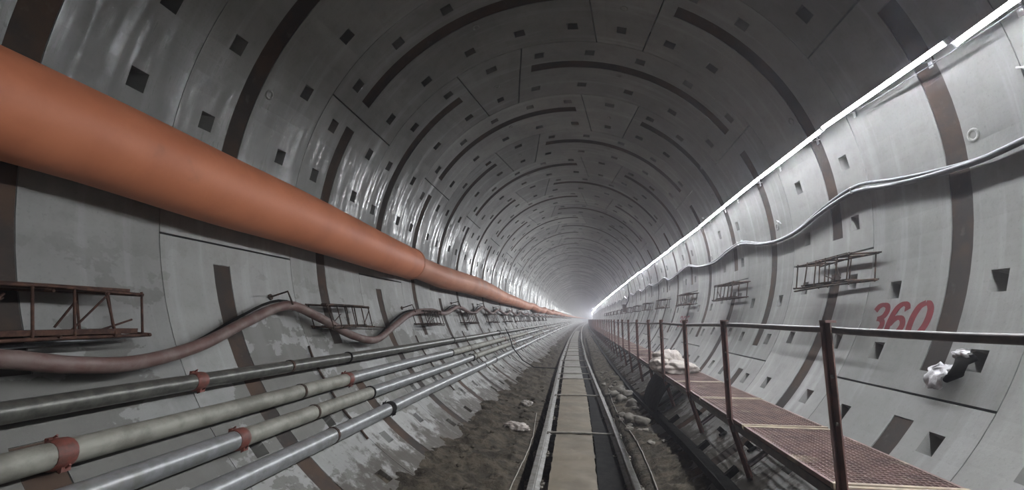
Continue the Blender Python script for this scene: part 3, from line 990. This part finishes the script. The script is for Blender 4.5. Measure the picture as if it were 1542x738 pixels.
for j in range(34):
    y = rnd.uniform(6, 14.5); x = track_x(y) + rnd.uniform(.62, 1.05); s = rnd.uniform(.25, .65)
    o = link('stone', stones[j % 5], None, (x, y, floor_z(x, y) - .006)); o.scale = (s, s, s * .8); o.rotation_euler.z = rnd.uniform(0, 6)
    tag(o, 'small muddy stone scattered in the rubble right of the track', 'stone', 'small stones right of the track')
for j in range(60):
    y = rnd.uniform(3.6, 11); x = track_x(y) - rnd.uniform(.62, 1.28); s = rnd.uniform(.12, .42)
    o = link('muck_clod', stones[j % 5], None, (x, y, floor_z(x, y) - .006)); o.scale = (s, s, s * .8); o.rotation_euler.z = rnd.uniform(0, 6)
    o.data = clods[j % 5]; tag(o, 'small clod of muck on the ground left of the track', 'clod', 'clods left of the track')

root = empty('white_sack', (1.66, 7.85, DZ + .008)); tag(root, 'crumpled white woven sack lying on the walkway deck', 'sack')
for (dx, dy, sz, sd) in ((-.02, .28, (.23, .32, .19), 3), (.05, -.22, (.24, .30, .11), 8), (-.17, .05, (.15, .28, .13), 12)):
    me = blob('sack_fold', sz, sd, .25, 1.5, 4, .16, -.55); me.materials.append(CLOTH)
    o = link('sack_fold', me, root, (dx, dy, 0))
me = blob('rag', (.20, .085, .06), 21, .3, 1.6, 4, .25, -.4); me.materials.append(CLOTH)
o = link('rag', me, None, (-.71, 6.75, floor_z(-.71, 6.75) - .004)); o.rotation_euler = (0, 0, -.35)
tag(o, 'long white rag on the muck left of the track', 'rag')
me = blob('rag', (.10, .14, .05), 27, .35, 1.6, 4, .25, -.4); me.materials.append(make_simple('grey_rag', (.34, .31, .28), (.2, .18, .16), 9, .85))
o = link('rag', me, None, (-.80, 8.7, floor_z(-.80, 8.7) - .004)); o.rotation_euler = (0, 0, .3)
tag(o, 'small grey rag behind the white rag left of the track', 'rag')

# plastic bag stuffed in a bolt pocket by the red number
px, pz = polar(117.3, R)
root = empty('plastic_bag', (px, 3.15, pz)); tag(root, 'torn white plastic bag stuffed in a bolt pocket under the handrail', 'bag')
nrm = Vector((-px, 0, -pz)).normalized(); tdn = Vector((-nrm.z, 0, nrm.x)); tdn = tdn if tdn.z < 0 else -tdn
for (nm, w, l, sd, m, c0, up_) in (('bag_flap', .16, .17, 4, PLASTIC, (0.06, .03), 0), ('bag_flap', .12, .07, 9, PLASTIC, (-.06, -.075), 0)):
    mb = MB(); vs = []; n = 12
    for i in range(n + 1):
        for j in range(n + 1):
            u = i / n - .5; v = j / n
            prof = .035 + .035 * math.sin(v * 2.6) + .02 * noise.noise(Vector((u * 5, v * 4, sd))) + .008 * noise.noise(Vector((u * 16, v * 14, sd)))
            ww = w * (1 - .35 * abs(v - .4))
            p = Vector((px, 3.15, pz)) + Vector((0, 1, 0)) * (u * ww + c0[0] + .03 * noise.noise(Vector((v * 6, sd, 1)))) + tdn * (c0[1] + v * l + .02 * noise.noise(Vector((u * 6, sd, 5)))) + nrm * prof
            vs.append(p)
    k = n + 1
    fs = [(i * k + j, i * k + j + 1, (i + 1) * k + j + 1, (i + 1) * k + j) for i in range(n) for j in range(n)]
    mb.add(vs, fs, 0, True); mb.add([p - nrm * .003 for p in vs], [f[::-1] for f in fs], 0, True)
    obj(nm, mb, m, root)
mb = MB(); mb.tube([Vector((px, 3.08, pz)) + nrm * .0 - tdn * .04, Vector((px, 3.065, pz)) + nrm * .06 + tdn * .01, Vector((px, 3.08, pz)) + nrm * .05 + tdn * .08, Vector((px, 3.17, pz)) + nrm * .03 + tdn * .13], [.02, .032, .032, .015], 8)
obj('dark_fold', mb, BLACK, root)

# ------------------------------------------------------------------ red ring numbers painted on the wall
GL = {
 '3': [[(.06, .80), (.16, .95), (.34, 1.0), (.52, .95), (.60, .80), (.55, .64), (.42, .56), (.27, .53)], [(.27, .53), (.47, .50), (.60, .38), (.60, .20), (.48, .05), (.28, .0), (.10, .06), (.04, .18)]],
 '6': [[(.58, .80), (.50, .95), (.34, 1.0), (.16, .90), (.06, .68), (.03, .40), (.07, .16), (.20, .02), (.34, .0), (.50, .06), (.60, .22), (.60, .38), (.50, .52), (.34, .57), (.18, .50), (.08, .36)]],
 '0': [[(.32, 1.0), (.14, .90), (.05, .66), (.04, .40), (.10, .14), (.28, .0), (.46, .05), (.58, .28), (.61, .55), (.56, .82), (.44, .97), (.32, 1.0)]],
 '5': [[(.60, 1.0), (.14, 1.0)], [(.14, 1.0), (.09, .55)], [(.09, .55), (.24, .63), (.42, .62), (.56, .50), (.60, .30), (.52, .10), (.34, .0), (.14, .04), (.04, .16)]],
}
def dense(p, m=5):
    if len(p) < 3: return p
    out = []
    for i in range(len(p) - 1):
        p0, p1, p2, p3 = p[max(i - 1, 0)], p[i], p[i + 1], p[min(i + 2, len(p) - 1)]
        for k in range(m):
            t = k / m
            out.append(tuple(.5 * (2 * b + (c - a) * t + (2 * a - 5 * b + 4 * c - d) * t * t + (-a + 3 * b - 3 * c + d) * t ** 3) for a, b, c, d in zip(p0, p1, p2, p3)))
    out.append(p[-1]); return out
def paint(text, seg, ylo, yhi, atop, abot, width, adv, slant):
    """digits run from yhi (left as seen) to ylo; local coordinates of the ring"""
    mb = MB(); n = len(text); cw = (yhi - ylo) / (n * adv - (adv - .64)); H = (abot - atop) * D2R * R
    for ci, ch in enumerate(text):
        for stroke in GL[ch]:
            pts = dense(stroke); L = []
            for i, (u, v) in enumerate(pts):
                a = pts[max(i - 1, 0)]; b = pts[min(i + 1, len(pts) - 1)]
                tx, ty = (b[0] - a[0]) * cw, (b[1] - a[1]) * H
                ln = math.hypot(tx, ty) or 1; nx, ny = -ty / ln, tx / ln
                wd = width * (.62 + .55 * abs(ty) / ln)
                cx = ci * adv * cw + u * cw + slant * v; cy = v * H
                L.append(((cx + nx * wd / 2, cy + ny * wd / 2), (cx - nx * wd / 2, cy - ny * wd / 2)))
            vs = []
            for e in L:
                for (cx, cy) in e:
                    a = abot - cy / (D2R * R); x, z = polar(a, R - .0018); vs.append((x, yhi - cx, z))
            mb.add(vs, [(2 * i, 2 * i + 1, 2 * i + 3, 2 * i + 2) for i in range(len(L) - 1)])
    o = link('painted_number', mb.mesh('painted_number', RED), seg)
    o['label'] = 'red painted number ' + text
    return o
yk = Y0 - W
paint('360', segment_at[(-1, 4)], 3.56 - yk, 4.19 - yk, 108.9, 114.1, .054, .86, .045)
yk = Y0 + 4 * W
seg5 = segment_at[(4, 2)]
paint('365', seg5, 10.6 - yk, 11.5 - yk, 110.0, 115.0, .06, .86, .03)

# ------------------------------------------------------------------ small things far along
mb = MB(); c = on(100.5, 2.52, 24.2)
mb.box(c, (.16, .5, .34)); mb.box(c + Vector((0, 0, .19)), (.2, .56, .03))
tag(obj('junction_box', mb, REBAR), 'small dark box on the right wall below a hanging cord', 'box')
mb = MB(); mb.tube([on(74.5, 2.66, 23), on(84, 2.66, 23.3), on(92, 2.62, 23.6), on(97, 2.56, 24)], .02, 6)
tag(obj('hanging_cord', mb, BLACK), 'dark cord hanging from the lamps to the small box', 'cord')
mb = MB(); mb.tube([on(-121, 2.56, 15.1), on(-127, 2.55, 14.8), on(-136, 2.57, 13.9), on(-146, 2.62, 13.6), on(-154, 2.66, 13.9), (-.85, 14.6, -2.48), (-.55, 15.0, -2.53)], .016, 8)
tag(obj('drain_hose', mb, BLACK), 'thin black hose dropping from the top pipe across the left wall', 'hose')
bolt = MB()
bolt.tube([(0, -.07, 0), (0, .07, .0)], .006, 6); bolt.tube([(0, -.016, .0), (0, .016, 0)], .014, 6)
me_b = bolt.mesh('wall_bolt', WHITEP)
for a, y, lab in ((85.6, 6.1, 'tiny pale bolt on the right wall above the second rebar cage'), (82.0, 2.75, 'tiny pale bolt on the right wall under the nearest lamp')):
    o = link('wall_bolt', me_b, None, on(a, R - .014, y)); o.rotation_euler.x = .5; tag(o, lab, 'bolt', 'small bolts on the right wall')

# ------------------------------------------------------------------ dust hanging in the far part of the tunnel
hz = MB(); ys = [17 + 6 * i for i in range(59)]; NS = 40; vs = []
for y in ys:
    vs += [on(360.0 * k / NS, R - .005, y) for k in range(NS)]
hz.add(vs, [(i * NS + k, (i + 1) * NS + k, (i + 1) * NS + (k + 1) % NS, i * NS + (k + 1) % NS) for i in range(len(ys) - 1) for k in range(NS)]
       + [tuple(range(NS)), tuple(range((len(ys) - 1) * NS, len(ys) * NS))[::-1]])
HZ = bpy.data.materials.new('dust_haze'); HZ.use_nodes = True
hn = HZ.node_tree.nodes; hn.clear()
ho = hn.new('ShaderNodeOutputMaterial'); hv = hn.new('ShaderNodeVolumeScatter')
hv.inputs['Color'].default_value = (0.88, 0.85, 1.0, 1); hv.inputs['Density'].default_value = HAZE_FAR; hv.inputs['Anisotropy'].default_value = 0.6
HZ.node_tree.links.new(hv.outputs[0], ho.inputs['Volume'])
tag(obj('dust_haze', hz, HZ), 'pale violet dust haze filling the far end of the tunnel', 'haze', None, 'stuff')
